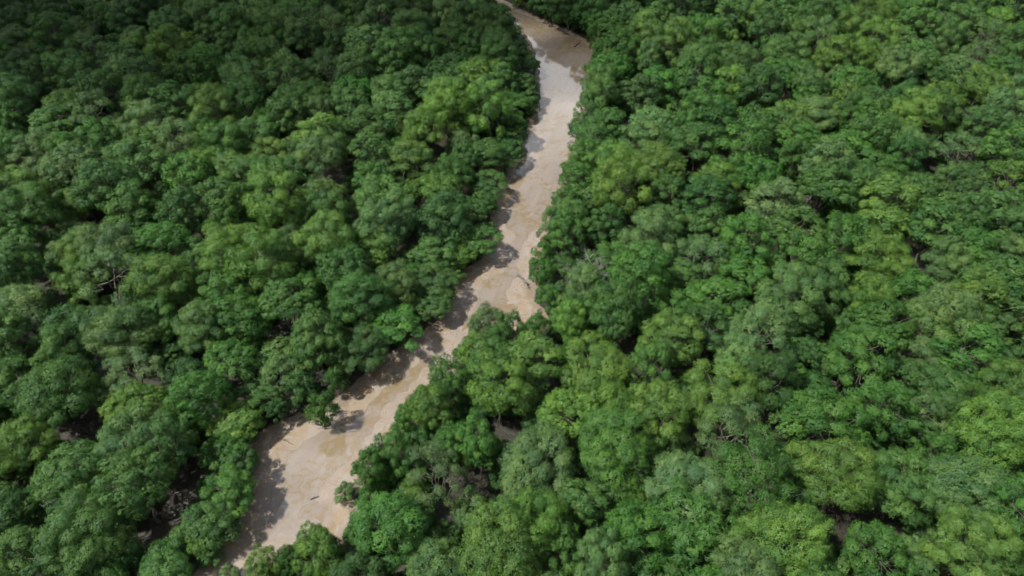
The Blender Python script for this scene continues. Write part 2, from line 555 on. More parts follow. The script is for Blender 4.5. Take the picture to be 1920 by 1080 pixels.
    trunk = mesh_from('trunk_' + kind, np.array(V), Q, None, M_BARK, None, True)
    return trunk, crown


VARIANTS = {k: [make_tree_meshes(100 * j + i * 7 + 3, k) for i in range(cnt)]
            for j, (k, cnt) in enumerate((('broad', 7), ('feather', 8), ('open', 3), ('bush', 3)))}

# ------------------------------------------------------------------ where the crowns stand in the photograph
# each row: origin of a third of the picture, then x y width tone of each crown, three units to a pixel of the photograph
SEEN = [((0, 0), """100 110 230 d;330 60 210 d;470 200 190 o;700 110 230 d;850 70 200 d;1000 180 180 d;1180 100 180 o;1330 200 160 m;1520 160 200 o;1720 110 230 d
1850 80 190 m;75 270 180 o;310 290 150 m;390 350 240 m;540 310 180 s;700 340 210 d;590 400 140 m;1180 340 210 g;1440 330 260 g;1310 430 160 s;1850 400 200 o;1720 270 160 m
1900 200 150 s;90 400 190 d;390 440 160 s;480 480 170 m;110 560 240 m;350 610 240 y;560 590 210 m;800 590 200 g;800 480 190 d;900 470 160 m;1080 440 130 m;1190 560 220 y
1370 490 160 s;1240 660 260 y;1430 580 180 m;1640 490 190 o;1720 580 230 m;1880 560 160 g;300 720 210 m;550 700 190 s;700 690 220 m;900 730 220 s;1000 650 180 m;1130 760 180 m
1460 760 180 m;1600 780 190 s;1780 830 250 y;1480 890 150 y;170 890 240 s;380 790 200 m;540 810 190 g;700 870 180 m;1000 880 230 s;1160 930 210 y;1320 850 180 g;1850 960 200 s
60 1000 200 s;470 1000 240 s;640 1010 200 g;870 1010 200 m;1060 1060 200 g;1330 1000 200 m;1560 1040 240 m;1750 1010 190 m;220 1040 190 m"""),
        ((640, 0), """90 170 200 d;250 130 210 o;200 40 200 d;420 150 190 o;420 60 190 m;560 60 170 d;700 140 210 m;740 55 180 m;855 45 85 d;600 250 180 m;690 240 170 m;520 230 140 s;130 300 220 o
320 240 160 g;450 310 190 m;850 200 190 m;990 140 110 m;985 240 150 d;1070 330 120 d;900 320 160 m;780 330 160 y;100 430 190 o;330 380 180 m;650 390 190 d;770 440 200 y;950 430 170 y
1070 470 120 d;640 480 180 m;430 410 190 m;60 530 180 g;230 530 180 m;400 510 180 d;550 570 190 m;700 550 190 y;950 545 170 g;1050 580 120 d;850 610 180 y;100 650 190 m;270 660 190 o
600 660 200 y;830 690 180 y;980 650 140 g;1015 720 110 m;430 640 170 m;500 770 230 y;680 810 220 g;830 850 200 m;945 820 130 d;985 880 110 s;120 780 200 m;290 780 200 d;400 920 240 y
560 890 200 m;220 910 190 m;700 920 180 d;800 980 180 m;640 1010 150 g;450 1040 190 s;80 940 180 d;880 1040 120 o
1120 35 160 d;1240 60 160 d;1420 60 210 m;1500 140 210 g;1395 200 90 y;1620 100 210 d;1700 220 190 y;1820 280 210 y;1860 90 210 d;1425 300 110 g;1470 350 170 g;1440 440 120 g;1570 310 190 g
1530 450 180 g;1630 430 200 g;1760 450 220 g;1890 430 190 m;1310 590 110 s;1430 610 200 m;1560 570 190 m;1700 560 210 d;1850 570 190 d;1265 690 90 s;1350 730 180 m;1490 710 190 m;1770 680 230 s
1610 660 170 g;1410 810 190 m;1570 800 190 m;1710 800 190 s;1860 740 180 o;1265 920 150 g;1400 900 190 g;1550 960 210 y;1700 910 200 s;1810 1000 210 y;1890 870 170 m;1235 1025 120 g;1340 1010 170 g
1460 1050 180 g;1650 1050 190 g"""),
        ((1280, 0), """60 50 160 d;150 80 190 m;270 130 200 m;420 50 190 d;560 70 210 m;760 80 210 d;880 90 190 d;1080 90 240 y;1240 70 180 g;1400 60 190 m;1560 130 190 m;1700 40 190 m;1860 60 200 m
1760 130 200 y;1880 160 160 y;90 220 230 g;310 180 200 s;430 190 180 y;590 180 210 y;760 220 210 s;1000 180 190 y;1160 170 230 y;1300 190 190 g;1470 160 160 d;1680 220 230 o;220 260 190 g
430 270 160 d;1050 280 180 y;800 330 190 y;1200 330 170 y;1610 320 210 s;1780 300 190 g;1890 270 160 m;330 390 240 m;560 320 180 m;580 440 170 g;950 380 190 m;1160 440 190 s;1330 360 170 m
1430 340 140 o;1590 420 240 s;1790 410 190 g;100 400 210 m;60 520 190 m;250 540 170 y;470 550 260 d;680 530 140 o;940 480 190 g;1060 570 230 m;1170 520 160 y;1450 540 230 y;1650 540 190 y
1850 500 200 d;180 660 260 g;200 770 240 d;90 730 120 y;530 690 250 y;780 660 230 s;420 800 190 g;640 800 250 g;1000 650 210 m;1230 700 250 y;1390 670 190 m;1530 650 170 m;1790 660 220 s
870 880 200 g;1050 830 210 m;1170 890 220 g;1320 800 200 g;1440 810 160 o;1540 870 220 s;1690 780 190 m;1890 780 150 m;90 880 190 m;290 930 250 g;60 990 190 y;180 1040 190 y;560 1040 190 g
740 1010 210 s;950 960 190 m;1090 1000 200 g;1290 1040 220 g;1450 930 200 s;1630 960 200 m;1810 950 200 g;1790 1060 200 y;900 1050 170 g;400 1060 200 g"""),
        ((0, 360), """110 60 200 y;290 50 180 s;410 40 160 s;560 60 220 d;800 90 220 g;980 100 230 m;1100 180 190 s;1230 110 220 m;880 190 190 g;640 180 210 g;190 180 220 m;320 210 190 g;70 260 200 m
470 270 160 d;950 290 230 g;780 260 210 m;1400 130 210 s;1570 170 210 y;1700 180 210 m;1800 60 210 o;1870 180 170 m;1600 290 230 m;1160 310 190 y;1280 370 250 y;700 390 210 s;500 390 170 y
300 420 170 y;190 400 180 m;70 340 190 g;1010 370 190 m;1850 340 230 y;1480 500 250 y;1750 480 240 s;650 540 290 s;980 540 230 y;880 630 260 s;460 520 170 y;190 560 210 m;110 480 220 m
1130 520 190 m;1260 600 190 g;1130 440 200 m;150 680 240 s;400 700 230 d;430 800 250 d;130 810 210 s;300 890 290 m;670 850 260 o;870 870 230 m;700 960 210 y;1130 860 200 o;900 730 190 m
1350 760 240 g;1640 720 210 m;1880 640 210 s;1800 710 170 m;1280 900 240 s;1490 880 260 s;1400 1000 260 s;1570 1010 210 s;1760 880 210 m;1885 1010 120 g;520 1030 240 y;780 1040 210 s
400 990 170 m;1090 1050 170 d;60 900 200 m;80 1050 210 m;1720 1000 180 d;580 720 180 m"""),
        ((640, 360), """60 100 210 m;240 60 210 m;400 60 210 d;270 190 260 s;560 150 210 d;440 200 200 m;700 50 180 m;820 30 140 d;765 130 150 y;770 235 200 m;690 335 160 y;50 330 200 s;200 440 190 g
320 300 240 m;400 480 180 g;520 330 190 m;500 480 210 m;575 450 140 d;560 610 180 m;430 570 180 d;300 700 260 g;90 660 210 m;510 700 110 o;130 850 250 d;250 830 170 g;60 960 210 d
180 920 130 g;60 500 210 d;740 415 95 o
1270 60 170 g;1400 70 170 y;1580 60 220 y;1720 100 230 s;1860 60 180 d;1180 220 110 s;1290 150 180 m;1440 200 200 g;1600 180 180 g;1780 210 190 o;1870 290 170 m;1250 270 180 g;1085 380 120 g
1110 480 160 g;1230 420 160 g;1390 330 190 g;1540 370 170 g;1760 390 200 s;1620 510 190 g;1185 590 150 g;1500 550 180 g;1700 540 250 g;1860 530 190 y;1170 660 140 g;1380 690 270 s;1290 750 180 y
1600 620 210 g;1770 690 230 m;1570 770 210 m;1890 650 180 g;810 700 190 s;910 790 200 m;1090 765 130 g;730 860 220 y;650 930 170 y;610 1020 190 m;880 910 210 g;1060 960 250 y;1180 850 190 y
820 1020 210 m;1340 830 230 m;1840 900 210 y;1430 1010 290 y;1770 980 210 g;375 1075 100 g;1000 1060 190 m;1890 790 180 m;1230 1050 190 m;1600 950 190 d"""),
        ((1280, 360), """90 60 210 d;260 70 230 s;130 170 210 m;480 120 210 s;570 60 210 s;680 190 190 s;790 80 220 m;570 270 210 m;980 60 190 m;1130 130 230 y;1270 90 190 g;1080 270 190 y;1080 400 380 y
1350 280 270 m;1500 180 250 m;1730 40 220 y;1890 90 140 y;1830 200 220 m;1600 340 230 g;880 260 250 g;70 260 210 o;220 300 170 o;340 310 190 g;90 380 230 s;380 500 200 g;620 430 200 g
730 430 130 y;50 520 170 g;200 580 330 g;760 570 240 m;530 640 230 o;870 610 210 y;980 630 210 s;800 720 210 y;920 760 180 m;1060 660 160 y;1280 540 250 g;1220 650 200 g;1700 470 240 m
1730 590 240 m;1450 560 200 m;1540 660 210 y;1400 730 350 s;380 720 220 y;450 840 250 s;160 720 190 m;180 810 210 d;640 850 200 g;1080 830 260 g;950 910 190 g;1330 870 330 y;90 930 210 s
900 990 250 g;1220 990 260 s;1050 1010 180 g;1600 940 290 g;1800 780 230 m;740 1040 240 g;170 1060 210 y;500 1020 200 g;1450 1060 170 s;1880 1040 170 d;1870 880 180 m;1740 250 170 d"""),
        ((0, 720), """110 120 220 m;80 240 210 y;370 130 290 m;250 230 210 s;480 210 210 m;760 60 210 y;780 170 210 y;720 270 240 s;730 370 260 s;980 170 210 m;1170 110 210 g;1320 180 240 y;1340 50 220 s
1490 70 150 m;1585 185 95 d;1230 340 210 g;1310 470 220 y;1160 560 210 g;1300 600 250 g;1430 430 170 d;1500 540 140 m;1350 680 190 g;180 390 210 y;380 420 240 y;80 540 190 m;170 640 230 y
400 560 250 m;620 500 210 m;590 610 210 m;830 660 260 m;940 590 180 s;690 720 170 g;340 770 250 m;1140 760 240 m;430 890 300 m;120 1040 240 m;870 920 190 g;1190 925 130 y;900 1040 240 m
40 800 220 d;560 1010 210 d;1000 380 190 d;1630 920 200 g;1460 1020 170 y;1800 900 130 m;1840 1010 240 y;1320 860 150 m"""),
        ((640, 720), """375 60 140 m;315 190 150 g;480 180 210 y;610 40 200 g;720 130 280 y;900 120 230 y;1030 40 170 m;1100 130 220 m;1090 240 250 s;1270 150 210 y;1210 290 190 s;1330 30 180 m;1500 170 230 y
1780 220 230 y;1890 50 170 y;300 400 250 g;200 470 190 g;470 370 250 g;790 400 170 g;640 480 160 g;1060 430 300 s;960 540 250 m;1290 430 210 s;1380 560 280 s;1530 420 280 g;1780 450 240 m
1890 590 180 m;150 560 190 g;95 670 130 d;410 620 250 y;600 590 210 s;760 640 210 y;1590 630 190 s;1760 690 270 g;1100 640 200 m;800 780 230 y;650 750 210 m;280 830 300 g;70 890 130 m
540 860 250 m;770 890 250 y;960 850 210 y;1150 780 230 y;1320 780 230 m;820 1010 310 y;330 1000 250 g;120 1010 230 g;1040 980 170 m;1250 990 190 g;1420 960 240 o;1620 920 260 g;1720 1040 230 y;1880 970 190 g"""),
        ((1280, 720), """200 60 300 y;250 200 260 s;60 230 210 s;430 130 220 d;280 300 250 s;410 370 180 y;560 260 170 m;730 230 340 g;880 90 210 m;660 400 200 y;70 560 300 s;230 450 110 g;420 620 330 g
860 620 310 y;800 450 140 g;1000 470 230 m;1060 160 210 g;1040 290 180 g;1310 210 220 s;1480 80 230 m;1640 220 210 y;1800 130 220 y;1720 360 310 y;1570 620 400 s;1880 540 210 g;1190 640 250 m
100 850 300 g;80 1040 210 g;640 880 430 y;1020 880 190 m;1230 780 250 m;1110 980 240 g;1560 990 260 y;1790 870 230 g;1900 810 170 m;1780 1020 250 y;1400 1000 210 g;1440 420 170 g;330 450 130 g""")]
OPENINGS = [(327, 700, 26), (617, 622, 22), (1443, 510, 24), (1512, 475, 18), (1573, 530, 20), (1680, 612, 16), (1823, 622, 20), (1353, 683, 22), (1540, 648, 18),
            (1680, 850, 40), (1717, 915, 24), (1357, 1043, 28), (1583, 1046, 22), (1790, 1010, 22), (1620, 985, 18), (870, 848, 16), (1200, 910, 13), (783, 1043, 18),
            (53, 1000, 40), (347, 932, 26), (240, 1003, 24), (1110, 520, 52), (1106, 552, 44), (1070, 560, 30), (350, 192, 14), (1880, 287, 16), (1826, 226, 12)]
# leaf colours of the kinds of tree
TONES = {'d': (0.032, 0.086, 0.022), 'm': (0.045, 0.112, 0.027), 'g': (0.040, 0.113, 0.021), 's': (0.068, 0.136, 0.045),
         'y': (0.068, 0.144, 0.028), 'o': (0.057, 0.120, 0.035)}
TONE_WORD = {'d': 'dark green', 'm': 'mid-green', 'g': 'rich green', 's': 'pale sage', 'y': 'yellow-green', 'o': 'dull olive'}

trees = []            # x, y, radius, tone, kind, from_photo
for (ox, oy), rows in SEEN:
    for it in rows.replace('\n', ';').split(';'):
        a, b, wpx, t = it.split()
        px, py = ox + float(a) / 3, oy + float(b) / 3
        big = float(wpx) / 3
        r_ = big * at(px, py, 6.0)[3] / F_PX * 0.5 * 1.14
        s_ = r_ / R0
        x, y, _, _ = at(px, py, ZC * (0.45 + 0.55 * s_))
        p = {'d': .85, 'g': .9, 'm': .55, 's': .08, 'y': .22, 'o': .25}[t]
        kind = 'broad' if RNG.random() < p else ('open' if RNG.random() < (0.22 if t in 'so' else 0.05) else 'feather')
        trees.append([x, y, r_, t, kind, True])
for t in trees:
    t[2] = min(t[2] * (1.12 if creek_d1(t[0], t[1]) < 5.5 else 1.42), 5.3)
kept = []
for t in sorted(trees, key=lambda t: -t[2] - (3 if creek_d1(t[0], t[1]) < 5.5 else 0)):
    if all(math.hypot(t[0] - k[0], t[1] - k[1]) > 0.63 * (t[2] + k[2]) for k in kept):
        kept.append(t)
CLEAR = [(*at(x, y, 3.0)[:2], r_) for x, y, r_ in ((1110, 528, 3.6), (1072, 556, 2.6), (1690, 832, 2.4), (600, 792, 2.4), (562, 796, 2.0), (351, 192, 2.6), (1880, 287, 2.8))]
for t in kept:
    for a, b, c in CLEAR:
        d = math.hypot(t[0] - a, t[1] - b)
        if d < c + 0.55 * t[2]:
            t[2] = max(min(t[2], (d - c * 0.4) / 0.8), 1.6)
            k_ = (c + 0.55 * t[2] - d) * 0.6 / max(d, 0.3)
            t[0] += (t[0] - a) * k_; t[1] += (t[1] - b) * k_
trees = kept
T0 = np.array([[t[0], t[1], t[2]] for t in trees])
dd = creek_dist(T0[:, :2])
# a listed tree never has its foot in the water
for i, t in enumerate(trees):
    if dd[i] < 0.15:
        for _ in range(40):
            e = 0.25
            g = np.array([creek_d1(t[0] + e, t[1]) - creek_d1(t[0] - e, t[1]),
                          creek_d1(t[0], t[1] + e) - creek_d1(t[0], t[1] - e)])
            g = g / max(np.linalg.norm(g), 1e-6)
            t[0] += g[0] * 0.2; t[1] += g[1] * 0.2
            if creek_d1(t[0], t[1]) > 0.15:
                break
OPEN_WATER = np.array([(400, 1080), (450, 980), (520, 930), (525, 860), (480, 815), (560, 790), (640, 760), (690, 700), (790, 640), (850, 590), (870, 520), (925, 490), (935, 430),
                       (930, 400), (960, 340), (985, 290), (1000, 250), (1015, 200), (1015, 120), (1000, 70), (945, 30), (905, -30), (925, -12), (980, 18), (1044, 44), (1074, 60), (1098, 90), (1105, 150),
                       (1060, 215), (1065, 290), (1035, 350), (1030, 400), (1010, 440), (980, 490), (1000, 540), (1012, 590), (955, 608), (918, 582), (890, 588), (868, 622), (812, 692),
                       (790, 730), (720, 790), (720, 830), (650, 920), (645, 980), (560, 1010), (470, 1050)], float)


def hides_creek(x, y, r_):
    s_ = r_ / R0
    zs_ = 0.45 + 0.55 * s_
    for dx, z in ((0, ZC * zs_), (0, 8.8 * zs_), (-0.95 * r_, ZC * zs_), (0.95 * r_, ZC * zs_), (-0.65 * r_, 7.8 * zs_), (0.65 * r_, 7.8 * zs_)):
        u, v, _ = to_px(x + dx, y, z)
        c = False
        for (ax, ay), (bx, by) in zip(OPEN_WATER, np.roll(OPEN_WATER, -1, axis=0)):
            if (ay > v) != (by > v) and u < ax + (v - ay) / (by - ay) * (bx - ax):
                c = not c
        if c:
            return True
    return False


for t in trees:
    if creek_d1(t[0], t[1]) > 14:
        continue
    for _ in range(18):
        if not hides_creek(t[0], t[1], t[2]):
            break
        t[2] = max(t[2] * 0.965, 1.35)
        e = 0.3
        g = np.array([creek_d1(t[0] + e, t[1]) - creek_d1(t[0] - e, t[1]),
                      creek_d1(t[0], t[1] + e) - creek_d1(t[0], t[1] - e)])
        g = g / max(np.linalg.norm(g), 1e-6)
        t[0] += g[0] * 0.16; t[1] += g[1] * 0.16


# the pale fluffy tree on the point of the bend stands by itself
_x, _y, _d, _t = at(908, 618, ZC * 0.82)
trees = [t for t in trees if math.hypot(to_px(t[0], t[1], ZC * 0.85)[0] - 905, to_px(t[0], t[1], ZC * 0.85)[1] - 612) > 46]
trees.append([_x, _y, 38 * _t / F_PX, 's', 'feather', True])
for _u, _v, _r, _tn, _k in ((946, 650, 36, 'm', 'feather'), (886, 664, 34, 'y', 'broad'), (925, 690, 40, 'g', 'broad')):
    _x, _y, _d, _t = at(_u, _v, ZC * 0.82)
    trees.append([_x, _y, _r * _t / F_PX, _tn, _k, True])


openings = [(*at(x, y, 2.0)[:2], r_ * 0.75 * at(x, y, 2.0)[3] / F_PX) for x, y, r_ in OPENINGS]


def fill(n_try, rlo, rhi, gap, xr, yr, test, store):
    P = [(t[0], t[1], t[2]) for t in trees] + [(s[0], s[1], s[2]) for s in store]
    A = np.array(P)
    cand = np.stack([RNG.uniform(*xr, n_try), RNG.uniform(*yr, n_try)], 1)
    cdist = creek_dist(cand)
    for (x, y), c_ in zip(cand, cdist):
        r_ = RNG.uniform(rlo, rhi)
        left_side = x < np.interp(y, CREEK_MID[:, 1], CREEK_MID[:, 0])
        if c_ < r_ * (1.3 if left_side else 0.6) or not test(x, y):
            continue
        if any((x - a) ** 2 + (y - b) ** 2 < (r_ * 0.45 + c) ** 2 for a, b, c in openings):
            continue
        d = np.hypot(A[:, 0] - x, A[:, 1] - y)
        if np.any(d < gap * (A[:, 2] + r_)):
            continue
        if c_ < 25 and hides_creek(x, y, r_):
            continue
        A = np.vstack([A, (x, y, r_)])
        tone = RNG.choice(list('ddmmmggssyo'))
        p = {'d': .85, 'g': .9, 'm': .55, 's': .08, 'y': .22, 'o': .25}[tone]
        store.append([x, y, r_, tone, 'broad' if RNG.random() < p else 'feather', False])


def in_frame(x, y, z=5.0, m=0.0):
    u, v, dep = to_px(x, y, z)
    return dep > 1 and -m < u < 1920 + m and -m < v < 1080 + m


extra, outer = [], []
fill(9000, 3.2, 4.8, 0.67, (-190, 190), (25, 240), lambda x, y: in_frame(x, y, 5.0, 30), extra)
fill(9000, 2.0, 2.8, 0.72, (-190, 190), (25, 240), lambda x, y: in_frame(x, y, 4.0, 30), extra)
trees_in = trees + extra
trees = trees_in
fill(16000, 3.2, 4.8, 0.64, (-260, 260), (-15, 330), lambda x, y: not in_frame(x, y, 5.0, 30) and abs(x) < 60 + 0.85 * (y + 15), outer)
print('trees in view', len(trees_in), 'beyond', len(outer))

NUM = ['zero', 'one', 'two', 'three', 'four', 'five', 'six', 'seven', 'eight', 'nine', 'ten', 'eleven', 'twelve', 'thirteen', 'fourteen', 'fifteen', 'sixteen',
       'seventeen', 'eighteen', 'nineteen']
TENS = ['', '', 'twenty', 'thirty', 'forty', 'fifty', 'sixty', 'seventy', 'eighty', 'ninety']


def words(n):
    n = int(max(0, min(99, round(n))))
    return NUM[n] if n < 20 else TENS[n // 10] + ('-' + NUM[n % 10] if n % 10 else '')


seen_labels = set()


def place_label(head, x, y, z):
    u, v, _ = to_px(x, y, z)
    a, b = u / 19.2, v / 10.8
    for da, db in ((0, 0), (1, 0), (0, 1), (-1, 0), (0, -1), (1, 1)):
        lab = f'{head}, {words(a + da)} percent across and {words(b + db)} percent down'
        if lab not in seen_labels:
            break
    seen_labels.add(lab)
    return lab


def tint_of(tone, rng):
    c = np.array(TONES[tone])
    c = c * rng.uniform(0.88, 1.14)
    c = c * (1 + rng.normal(0, 0.035, 3))
    return [float(v) for v in np.clip(c, 0.008, 0.6)]


def ground_z(x, y):
    i = min(max(np.searchsorted(gx, x), 1), nx - 1); j = min(max(np.searchsorted(gy, y), 1), ny - 1)
    Z = zg.reshape(ny, nx)
    return float(min(Z[j - 1, i - 1], Z[j, i - 1], Z[j - 1, i], Z[j, i]))


def plant(name, kind, x, y, s, sz, tint, rz, label, cat, group, var):
    tm, cm = VARIANTS[kind][var % len(VARIANTS[kind])]
    root = bpy.data.objects.new(name, None)
    COL.objects.link(root)
    root.empty_display_size = 0.3
    sx = float(np.random.default_rng(abs(int(x * 977 + y * 331))).uniform(0.86, 1.16))
    root.location = (x, y, ground_z(x, y))
    tl = 0.0 if kind == 'bush' else (0.05 if creek_d1(x, y) < 7 else 0.16)
    root.rotation_euler = (tl * math.sin(x * 3.1), tl * math.sin(y * 2.7), rz)
    root.scale = (s * sx, s / sx, sz)
    tag(root, label, cat, group)
    obj('trunk', tm, root)
    cr = obj('crown', cm, root)
    cr['tint'] = tint
    return root


trng = np.random.default_rng(5)
counts = {}
NAMES = {'broad': ('broadleaf_mangrove_tree', 'dense broad-leaved tree', 'dense broad-leaved mangroves'),
         'feather': ('feathery_mangrove_tree', 'feathery tree', 'feathery mangroves'),
         'open': ('open_crowned_mangrove_tree', 'thin open-crowned tree', 'open-crowned mangroves')}
trees_in.sort(key=lambda t: t[1])
rest = []
LIMIT = 300
for x, y, r_, tone, kind, hand in trees_in:
    s = r_ / R0
    sz = (0.45 + 0.55 * s) * trng.uniform(0.82, 1.26)
    if not hand and r_ < 2.85 and creek_d1(x, y) > 5:
        sz *= 0.74                                   # understorey between the big crowns
    if creek_d1(x, y) < 5 and x < np.interp(y, CREEK_MID[:, 1], CREEK_MID[:, 0]):
        sz *= 0.62                                   # the fringe of the bank grows lower
    tint = tint_of(tone, trng)
    rz = trng.uniform(0, 6.283); var = int(trng.integers(0, 99))
    if counts.get(kind, 0) >= LIMIT or not in_frame(x, y, ZC * sz, 25):
        rest.append((x, y, s, sz, tint, rz, kind, var))
        continue
    counts[kind] = counts.get(kind, 0) + 1
    nm, word, grp = NAMES[kind]
    size = 'small' if r_ < 2.7 else ('large' if r_ > 4.5 else '')
    edge_ = ' by the creek' if creek_d1(x, y) < r_ + 0.8 else ''
    lab = place_label(f'{size} {TONE_WORD[tone]} {word}{edge_}'.strip(), x, y, ZC * sz)
    plant(nm, kind, x, y, s, sz, tint, rz, lab, 'tree', grp, var)
for x, y, r_, tone, kind, hand in outer:
    s = r_ / R0
    rest.append((x, y, s, 0.45 + 0.55 * s, tint_of(tone, trng), trng.uniform(0, 6.283), kind, int(trng.integers(0, 99))))
print('individual trees', counts, 'in the mass', len(rest))


# ------------------------------------------------------------------ the woods beyond the edges of the picture: one mass
def scatter(name, rows, label, cat):
    """rows: x, y, z, sx, sz, tint, rz, mesh list -> one object that repeats the meshes at these points"""
    src = bpy.data.collections.new(name + '_source')
    keys = {}
    pts = []
    for x, y, z, sx, sz, tint, rz, meshes in rows:
        for me in meshes:
            if me.name not in keys:
                keys[me.name] = (len(keys), me)
            pts.append((x, y, z, sx, sz, *tint, rz, me.name))
    order = sorted(keys)
    for k in order:
        src.objects.link(bpy.data.objects.new('piece_' + k, keys[k][1]))
    names = sorted(o.name for o in src.objects)
    index = {n[len('piece_'):]: i for i, n in enumerate(names)}
    me = bpy.data.meshes.new(name)
    me.vertices.add(len(pts))
    me.vertices.foreach_set('co', np.array([p[:3] for p in pts], dtype=np.float32).ravel())
    for an, ty, vals in (('size', 'FLOAT_VECTOR', [(p[3], p[3], p[4]) for p in pts]), ('turn', 'FLOAT_VECTOR', [(0, 0, p[8]) for p in pts]),
                         ('tint', 'FLOAT_VECTOR', [p[5:8] for p in pts])):
        a = me.attributes.new(an, ty, 'POINT'); a.data.foreach_set('vector', np.array(vals, dtype=np.float32).ravel())
    a = me.attributes.new('pick', 'INT', 'POINT'); a.data.foreach_set('value', np.array([index[p[9]] for p in pts], dtype=np.int32))
    o = obj(name, me)
    tag(o, label, cat, kind='stuff')
    ng = bpy.data.node_groups.new(name, 'GeometryNodeTree')
    ng.interface.new_socket('Geometry', in_out='INPUT', socket_type='NodeSocketGeometry')
    ng.interface.new_socket('Geometry', in_out='OUTPUT', socket_type='NodeSocketGeometry')
    N = ng.nodes
    gi, go = N.new('NodeGroupInput'), N.new('NodeGroupOutput')
    ip = N.new('GeometryNodeInstanceOnPoints'); ci = N.new('GeometryNodeCollectionInfo')
    ci.inputs['Collection'].default_value = src
    ci.inputs['Separate Children'].default_value = True
    ci.inputs['Reset Children'].default_value = True

    def att(nm, ty):
        a_ = N.new('GeometryNodeInputNamedAttribute'); a_.data_type = ty; a_.inputs['Name'].default_value = nm
        return a_.outputs['Attribute']
    ng.links.new(gi.outputs[0], ip.inputs['Points'])
    ng.links.new(ci.outputs[0], ip.inputs['Instance'])
    ip.inputs['Pick Instance'].default_value = True
    ng.links.new(att('pick', 'INT'), ip.inputs['Instance Index'])
    e2r = N.new('FunctionNodeEulerToRotation')
    ng.links.new(att('turn', 'FLOAT_VECTOR'), e2r.inputs[0])
    ng.links.new(e2r.outputs[0], ip.inputs['Rotation'])
    ng.links.new(att('size', 'FLOAT_VECTOR'), ip.inputs['Scale'])
    ng.links.new(ip.outputs[0], go.inputs[0])
    mod = o.modifiers.new('scatter', 'NODES')
    mod.node_group = ng
    return o


scatter('forest', [(x, y, 0.0, s, sz, t, rz, VARIANTS[k][v % len(VARIANTS[k])]) for x, y, s, sz, t, rz, k, v in rest],
        'far mass of mangrove woods beyond the nearer trees', 'forest')

# undergrowth: low shrubs and litter plants on the forest floor under the crowns
und = []
cand = np.stack([RNG.uniform(-185, 185, 16000), RNG.uniform(22, 260, 16000)], 1)
TA = np.array([t[:3] for t in trees_in])
cdu = creek_dist(cand)
for (x, y), c_ in zip(cand, cdu):
    if c_ < 1.2 or not in_frame(x, y, 1.5, 40) or len(und) > 2000:
        continue
    if np.any(np.hypot(TA[:, 0] - x, TA[:, 1] - y) < 0.66 * TA[:, 2]):
        continue
    k = int(RNG.integers(0, 3)); s = RNG.uniform(0.7, 1.75)
    und.append((x, y, 0.0, s, s * RNG.uniform(.7, 1.1), tint_of(RNG.choice(list('ddmo')), trng), RNG.uniform(0, 6.28), VARIANTS['bush'][k]))
scatter('undergrowth', und, 'low dark green undergrowth on the shaded forest floor', 'undergrowth')


# ------------------------------------------------------------------ shrubs and lone bushes along the creek's banks
def bank_points(pts, step):
    P = np.array([at(x, y, BED_Z)[:2] for x, y in pts])
    seg = np.linalg.norm(np.diff(P, axis=0), axis=1)
    L = np.concatenate([[0], np.cumsum(seg)])
    d = 0.0
    while d < L[-1]:
        i = min(np.searchsorted(L, d, side='right') - 1, len(seg) - 1)
        t = (d - L[i]) / seg[i]
        yield P[i] + t * (P[i + 1] - P[i])
        d += step * RNG.uniform(0.6, 1.5)


BUSH_N = 0
LONE_SPOTS = [at(601, 790)[:2], at(627, 745)[:2], at(655, 770)[:2]]
for pts, step in ((LEFT_PX, 3.2), (RIGHT_PX, 3.2), (RIGHT_PX[-9:], 2.4)):
    for p in bank_points(pts, step):
        s = RNG.uniform(0.5, 1.0) if pts is LEFT_PX else (RNG.uniform(0.6, 1.45) if pts is RIGHT_PX else RNG.uniform(1.3, 2.2))
        x, y = p + RNG.normal(0, 0.35, 2) + (np.array((1.0, 2.2)) * s * 0.8 if len(pts) == 9 else 0)
        if not in_frame(x, y, 1.0, -4):
            continue
        if any(math.hypot(x - a, y - b) < 4.2 for a, b in LONE_SPOTS) or (s > 0.7 and hides_creek(x, y, 1.2 * s)):
            continue
        if creek_d1(x, y) < -0.3 + 0.3 * s:
            continue
        tone = RNG.choice(list('mmgyod'))
        plant('bank_shrub', 'bush', x, y, s, s * RNG.uniform(0.8, 1.2), tint_of(tone, trng), RNG.uniform(0, 6.28),
              place_label(f'low {TONE_WORD[tone]} shrub on the creek bank', x, y, 1.5), 'shrub', 'shrubs along the creek banks', BUSH_N)
        BUSH_N += 1


def lone(px, py, width_px, tone, name, label, kind='bush', tall=1.0, cat='bush', var=0):
    r_base = 1.7 if kind == 'bush' else R0
    zc = 1.9 if kind == 'bush' else ZC
    r_ = width_px * at(px, py, 1.0)[3] / F_PX * 0.5
    s = r_ / r_base
    x, y, _, _ = at(px, py, zc * s * tall)
    return plant(name, kind, x, y, s, s * tall, tint_of(tone, trng), 1.0 + var, label, cat, None, var)


lone(600, 768, 56, 'g', 'round_bush', 'round rich green bush standing alone on the pale mud', tall=1.6, var=1)
lone(632, 712, 38, 'm', 'upright_bush', 'narrow upright mid-green bush just behind the lone round bush', tall=1.9, var=2)
lone(648, 920, 40, 's', 'sparse_bush', 'sparse pale bush leaning over the mud at the near creek edge', var=0)


lone(392, 1040, 44, 'm', 'spreading_bush', 'spreading mid-green bush at the bottom edge where the creek leaves the picture', var=2)
lone(432, 1074, 40, 's', 'pale_bush', 'pale sage bush on the mud at the bottom edge of the picture', var=0)


